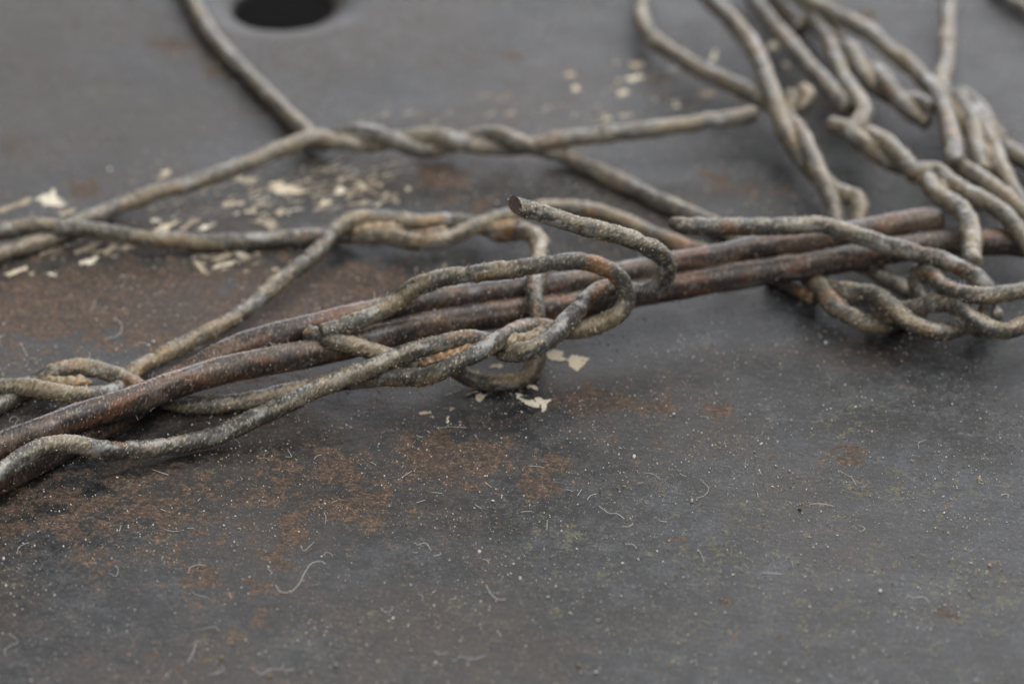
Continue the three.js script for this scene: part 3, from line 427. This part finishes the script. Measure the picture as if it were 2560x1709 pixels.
function strand(parent, w, grains) {
  const id = ++strandNo, st = STYLE[w.s], thick = w.s === 'thick', R = w.r, off = id * 17.31;
  let P = w.p.map((q) => new THREE.Vector3(...q));
  if (w.shear) { const n = P.length; P.push(P[n - 1].clone().add(P[n - 1].clone().sub(P[n - 2]).setLength(0.9))); }
  const curve = new THREE.CatmullRomCurve3(P, false, 'centripetal');
  curve.arcLengthDivisions = 1200;
  const L = curve.getLength(), step = w.s === 'dusty' ? 0.13 : 0.085, N = Math.ceil(L / step), M = thick ? 44 : w.s === 'dusty' ? 24 : 32;
  const pos = new Float32Array((N + 1) * M * 3 + 6), col = new Float32Array((N + 1) * M * 3 + 6), idx = [];
  const t = new THREE.Vector3(), n = new THREE.Vector3(), b = new THREE.Vector3(), pt = new THREE.Vector3(), d = new THREE.Vector3(), prev = new THREE.Vector3();
  const end = w.p[w.p.length - 1], sn = w.shear && new THREE.Vector3(...w.shear).normalize();
  const closed0 = w.cut === 2 || w.cut === 3 || w.taper, closed1 = w.cut === 1 || w.cut === 3 || (w.cut === 2 && w.s === 'crust');
  for (let i = 0; i <= N; i++) {
    const u = i / N; curve.getPointAt(u, pt); curve.getTangentAt(u, t);
    if (!i) { n.set(0, 1, 0); } else n.copy(prev);
    n.addScaledVector(t, -n.dot(t)).normalize(); prev.copy(n); b.crossVectors(t, n);
    const s = u * L, s1 = L - s, wob = thick ? 0.03 : 0.085;
    pt.addScaledVector(n, wob * noise(s * 0.55, off, 5) + 0.5 * wob * noise(s * 1.5, off, 6)).addScaledVector(b, wob * noise(s * 0.55, off, 15) + 0.5 * wob * noise(s * 1.5, off, 16));
    const flat = thick ? 0.03 : 0.22 * sm(0.15, 0.5, noise(s * 0.7, off, 31)), fa = 6 * noise(s * 0.12, off, 44), lump = w.s === 'dirt' ? 1 : 0;
    const worn = noise(s * 0.13, off, 71); let k = 1 + (thick ? 0.05 : 0.10) * noise(s * 0.35, off, 2) + (thick ? 0.02 : 0.07) * noise(s * 1.1, off, 9) - (thick ? 0 : 0.10 * sm(0.38, 0.55, noise(s * 1.9, off, 88)));
    if (w.shear) k *= 1 - 0.10 * sm(2.2, 0.9, s1);
    if (w.s === 'dirt') k *= Math.max(0.1, Math.min(1, Math.sqrt(Math.min(s, s1) / 0.7))) * (1 + 0.3 * noise(s * 0.9, off, 3));
    if (w.taper && s < 0.95) k *= 0.22 + 0.78 * Math.sqrt(s / 0.95);
    const e0 = closed0 && !w.taper ? s : 9, e1 = closed1 ? s1 : 9, e = Math.min(e0, e1);
    if (e < 0.22) k *= 0.72 + 0.28 * Math.sqrt(1 - (1 - e / 0.22) ** 2);
    for (let j = 0; j < M; j++) {
      const a = j / M * 2 * Math.PI; d.copy(n).multiplyScalar(Math.cos(a)).addScaledVector(b, Math.sin(a));
      const sq = 1 - flat * Math.cos(a - fa) ** 2 * (Math.cos(a - fa) > 0 ? 1 : 0);
      const x = pt.x + d.x * R, y = pt.y + d.y * R, z = pt.z + d.z * R;
      // patches run along the wire: noise in wire coordinates
      const ca = Math.cos(a) * R, sa = Math.sin(a) * R;
      const m1 = fbm(ca * 0.8 + off, sa * 0.8, s * 0.28, 3), m2 = fbm(ca * 1.9, sa * 1.9 + off, s * 0.6, 3), fine = noise(x * 6.5, y * 6.5, z * 6.5), fine2 = noise(x * 13, y * 13, z * 13), pit = noise(x * 3.1 + off, y * 3.1, z * 3.1);
      const grit = rnd(), cr = sm(0.2, 0.8, sm(-0.22, 0.26, m1 + 0.5 * m2 + st.ca + 0.28 * worn) + 0.42 * (grit - 0.5) + 0.30 * fine2 + 0.22 * fine), ru = sm(0, 0.22, fbm(ca * 0.9, sa * 0.9 + 40, s * 0.33 + off, 3) + 0.25 * m2 + 0.2 * fine + st.ra - 0.16 * worn), zi = sm(0.16, 0.34, fbm(ca * 1.2 + 90, sa * 1.2, s * 0.5 + off, 3) + 0.2 * fine + st.za);
      let c = st.metal.map((v) => v * (1 + 0.35 * m2 + 0.35 * fine + 0.35 * fine2));
      c = mix3(c, thick ? [0.20, 0.20, 0.23] : [0.42, 0.43, 0.43], zi * 0.6);
      c = mix3(c, st.rust.map((v) => v * (1 + 0.6 * fine + 0.5 * m2)), ru * 0.85);
      c = mix3(c, st.crust.map((v) => v * (1 + 0.5 * fine2 + 0.3 * pit)), cr * 0.56);
      if (rnd() < st.dust) c = mix3(c, [0.50, 0.43, 0.33], (thick ? 0.6 : 1) * rnd() ** 2 * 0.9);
      let r = R * k * sq + lump * (0.14 * pit + 0.12 * m1 + 0.02 * fine) + (lump ? 0.008 * fine2 : thick ? 0.010 * fine + 0.010 * fine2 + 0.025 * cr * (1 + fine2) + 0.02 * m2 : 0.016 * fine + 0.014 * fine2 + cr * (0.03 + 0.03 * fine + 0.03 * fine2 + 0.03 * pit) + ru * 0.02 * fine - 0.03 * sm(0.25, 0.5, pit));
      let px = pt.x + d.x * r, py = pt.y + d.y * r, pz = pt.z + d.z * r;
      if (sn && s1 < 2.2) {   // sheared end: everything past the cut is brought back onto it
        const q = (px - end[0]) * sn.x + (py - end[1]) * sn.y + (pz - end[2]) * sn.z;
        if (q > 0) { const f = q / Math.max(0.25, t.dot(sn)); px -= t.x * f; py -= t.y * f; pz -= t.z * f; c = q > 0.22 ? [0.19 * (1 + fine), 0.15 * (1 + fine), 0.138 * (1 + fine)] : [0.66, 0.61, 0.58]; }
      }
      if (py < 0.02) py = 0.02;
      const o = (i * M + j) * 3;
      pos[o] = px * MM; pos[o + 1] = py * MM; pos[o + 2] = pz * MM;
      col[o] = Math.max(0.01, c[0]); col[o + 1] = Math.max(0.01, c[1]); col[o + 2] = Math.max(0.008, c[2]);
      if (grains && rnd() < (thick || lump ? 0.015 + 0.03 * cr : 0.02 + 0.10 * cr)) grains.push([px, py, pz, 0.020 + 0.050 * rnd() ** 2.4, rnd()]);
      if (i < N) { const a0 = i * M + j, a1 = i * M + (j + 1) % M; idx.push(a0, a1, a0 + M, a0 + M, a1, a1 + M); }
    }
  }
  for (const [at, ring] of [[0, 0], [1, N]]) {   // caps
    const ci = (N + 1) * M + at; let cx = 0, cy = 0, cz = 0;
    for (let j = 0; j < M; j++) { const o = (ring * M + j) * 3; cx += pos[o] / M; cy += pos[o + 1] / M; cz += pos[o + 2] / M; }
    pos.set([cx, cy, cz], ci * 3); col.set(w.shear && at ? [0.19, 0.15, 0.138] : [0.09, 0.07, 0.055], ci * 3);
    for (let j = 0; j < M; j++) { const a0 = ring * M + j, a1 = ring * M + (j + 1) % M; if (at) idx.push(a0, a1, ci); else idx.push(a1, a0, ci); }
  }
  const g = new THREE.BufferGeometry();
  g.setAttribute('position', new THREE.BufferAttribute(pos, 3)); g.setAttribute('color', new THREE.BufferAttribute(col, 3)); g.setIndex(idx); g.computeVertexNormals();
  const m = shadows(new THREE.Mesh(g, thick ? thickMat : wireMat)); m.name = w.s === 'dirt' ? 'dirt_crust' : 'strand';
  if (w.lab) m.userData.label = w.lab;
  if (parent) parent.add(m);
  return m;
}
const M4 = new THREE.Matrix4(), QT = new THREE.Quaternion(), EU = new THREE.Euler(), VP = new THREE.Vector3(), VS = new THREE.Vector3(), CC = new THREE.Color();
const DUST = [[0.46, 0.38, 0.27], [0.34, 0.27, 0.18], [0.62, 0.58, 0.52], [0.24, 0.19, 0.13], [0.40, 0.29, 0.18]];
function grainsPart(list, parent) {
  const im = new THREE.InstancedMesh(grainGeo, grainMat, list.length);
  list.forEach(([x, y, z, s, q], i) => { M4.compose(VP.set(x * MM, y * MM, z * MM), QT.setFromEuler(EU.set(q * 7, q * 13, q * 29)), VS.set(s * MM, s * 0.8 * MM, s * (1 + q * 0.5) * MM)); im.setMatrixAt(i, M4); const c = DUST[(q * 997 | 0) % 5]; im.setColorAt(i, CC.setRGB(...c)); });
  im.name = 'dust_grains'; im.userData.kind = 'stuff'; im.userData.label = 'fine tan dust grains stuck to the wire'; shadows(im); parent.add(im);
}
// a thin fibre as a small tube
function fibre(pts, r, side = 5) { return new THREE.TubeGeometry(new THREE.CatmullRomCurve3(pts), Math.max(6, pts.length * 4), r * MM, side); }
const lintMat = new THREE.MeshPhysicalMaterial({ color: new THREE.Color().setRGB(0.76, 0.75, 0.73), roughness: 0.7 }); lintMat.name = 'lint';
const lintRed = new THREE.MeshPhysicalMaterial({ color: new THREE.Color().setRGB(0.42, 0.20, 0.12), roughness: 0.7 }); lintRed.name = 'reddish lint';
function fuzzPart(w, parent, count) {   // short hairs caught on a wire
  const c = new THREE.CatmullRomCurve3(w.p.map((q) => new THREE.Vector3(...q)), false, 'centripetal'), gs = [];
  for (let k = 0; k < count; k++) {
    const u = rnd(), p = c.getPointAt(u), a = rnd() * 2 * Math.PI, o = new THREE.Vector3(0.1 * (rnd() - 0.5), Math.cos(a), Math.sin(a)).normalize();
    p.addScaledVector(o, w.r * 0.97); const q = [p.clone()], l = 0.12 + 0.35 * rnd() ** 2;
    for (let i = 0; i < 3; i++) { o.x += 1.3 * (rnd() - 0.5); o.y += 0.9 * (rnd() - 0.5); o.z += 0.9 * (rnd() - 0.5); o.normalize(); p.addScaledVector(o, l / 2); if (p.y < 0.03) p.y = 0.03; q.push(p.clone()); }
    gs.push(fibre(q.map((v) => v.multiplyScalar(MM)), 0.007 + 0.006 * rnd(), 4));
  }
  const m = shadows(new THREE.Mesh(mergeGeometries(gs), lintMat)); m.name = 'lint_fuzz'; m.userData.kind = 'stuff'; m.userData.label = 'short pale hairs clinging to the wire'; parent.add(m);
}
for (const [key, name, label, category, group, fuzz] of [
  ['T1', 'thick_wire', 'thick dark brown wire with shiny worn spots, passing right under the hooked net strands', 'wire', 'thick rusted wires', 90],
  ['T2', 'thick_wire', 'thick brown rusted wire with a yellowish cut end, pressed against the other thick wire', 'wire', 'thick rusted wires', 60],
  ['A', 'twisted_wire', 'grey dusty pair of wires twisted together between the punched hole and the paint flakes', 'wire', null, 20],
  ['N', 'wire_net_fragment', 'torn rusty net of twisted wire strands ending in a loop and an upright hook', 'wire net', null, 110],
  ['K', 'kinked_wire', 'kinked grey wire with a pointed tip raised over the two thick wires', 'wire', null, 22],
  ['S', 'twisted_wire', 'crusted tan wires twisted in loose curls below the kinked wire', 'wire', null, 40],
  ['S5', 'wire_offcut', 'short tan crusted wire end inside the curls beneath the kinked wire', 'wire'],
  ['S0', 'wire_offcut', 'short flat-lying wire piece half hidden under the thick wires beside the curls', 'wire'],
  ['D', 'twisted_wire', 'dusty diagonal wire pair, one end drooping over the thick wire onto the kinked wire', 'wire'],
  ['C', 'twisted_wire', 'dusty wire twist ending in a small open eye above the thick wires', 'wire'],
  ['B', 'twisted_wire', 'short pale wire twist running to the foot of the straight upright wire', 'wire'],
  ['E', 'twisted_wire', 'tight wire coil at the foot of a straight grey wire, at the tangle edge', 'wire'],
  ['Y', 'bent_wire', 'smooth grey wire sloping between the tight coil and the diagonal pair', 'wire'],
  ['U3', 'wire_offcut', 'short blunt wire end lying between the diagonal wires of the tangle', 'wire'],
  ['E4', 'wire_offcut', 'single wire lying flat on the plate beyond the tight coil', 'wire'],
  ['Z', 'bent_wire', 'lone thin wire lying on bare plate past the straight upright wire', 'wire'],
]) {
  const g = thing(name, label, category, group), grains = [];
  for (const w of WIRES[key]) strand(g, w, grains);
  if (grains.length) grainsPart(grains, g);
  if (fuzz) for (const w of [WIRES[key].reduce((a, b) => (b.p.length > a.p.length ? b : a))]) fuzzPart(w, g, fuzz);
}

// ---------------------------------------------------------------- lint and dust
LINT.forEach(({ c, p }, i) => {
  const q = p.map(([x, z], k) => new THREE.Vector3(x, 0.045 + 0.10 * rnd() * (k > 0 && k < p.length - 1 ? 1 : 0.4), z).multiplyScalar(MM));
  const m = shadows(new THREE.Mesh(fibre(q, i === 0 || i === 49 ? 0.014 : 0.008 + 0.006 * rnd(), 6), c ? lintRed : lintMat));
  m.name = numbered('lint_fibre');
  if (i === 0) m.userData = { label: 'longest lint fibre, an S curve hooked at one end', category: 'lint' };
  else if (i === 49) m.userData = { label: 'thickest bright white lint fibre with a kink halfway', category: 'lint' };
  else m.userData = c ? { label: 'tiny reddish lint fibre on the dark plate', category: 'lint', group: 'reddish lint fibres' } : { label: p.length < 3 ? 'short straight pale lint fibre on the dark plate' : p.length < 4 ? 'short bent pale lint fibre on the dark plate' : 'pale lint fibre curled in several bends on the dark plate', category: 'lint', group: p.length < 3 ? 'straight lint fibres on the plate' : p.length < 4 ? 'bent lint fibres on the plate' : 'curled lint fibres on the plate' };
  scene.add(m);
});
{ // fluff caught under the thick wire
  const gs = [];
  for (let k = 0; k < 260; k++) {
    const t = rnd(), p = new THREE.Vector3(-26.2 + 5.4 * t + 0.6 * (rnd() - 0.5), 0.1 + 0.5 * rnd(), 8.6 - 3.3 * t + 1.2 * (rnd() - 0.5)), o = new THREE.Vector3(rnd() - 0.5, 0.5 * (rnd() - 0.5), rnd() - 0.5).normalize(), q = [p.clone()];
    for (let i = 0; i < 4; i++) { o.x += 1.4 * (rnd() - 0.5); o.y += 0.8 * (rnd() - 0.5); o.z += 1.4 * (rnd() - 0.5); o.normalize(); p.addScaledVector(o, 0.16); if (p.y < 0.04) p.y = 0.04; q.push(p.clone()); }
    gs.push(fibre(q.map((v) => v.multiplyScalar(MM)), 0.009, 4));
  }
  const m = shadows(new THREE.Mesh(mergeGeometries(gs), lintMat)); m.name = 'lint_clump'; m.userData = { label: 'fuzzy clump of dusty lint caught beneath the thick wire', category: 'lint' }; scene.add(m);
}
{ // dust specks all over the plate
  const N = 56000, im = new THREE.InstancedMesh(grainGeo, grainMat, N);
  for (let i = 0; i < N; i++) {
    let x, z; do { x = X0 + 4 + (X1 - X0 - 8) * rnd(); z = Z0 + 4 + (Z1 - Z0 - 8) * rnd(); } while (Math.hypot(x - HOLE[0], z - HOLE[1]) < HOLE[2] + 3.5 || rnd() > 0.42 + 1.3 * fbm(x * 0.16, z * 0.16, 4, 3));
    const s = 0.015 + 0.042 * rnd() ** 5 + (rnd() < 0.004 ? 0.09 * rnd() : 0), q = rnd();
    M4.compose(VP.set(x * MM, s * 0.55 * MM, z * MM), QT.setFromEuler(EU.set(q * 7, q * 13, q * 29)), VS.set(s * MM * (1 + q), s * 0.7 * MM, s * MM)); im.setMatrixAt(i, M4);
    im.setColorAt(i, CC.setRGB(...(q < 0.45 ? [0.80, 0.79, 0.77] : DUST[(q * 997 | 0) % 5])));
  }
  im.name = 'dust_specks'; im.userData = { kind: 'stuff', label: 'pale dust specks scattered over the plate' }; shadows(im); scene.add(im);
}
renderer.render(scene, camera);
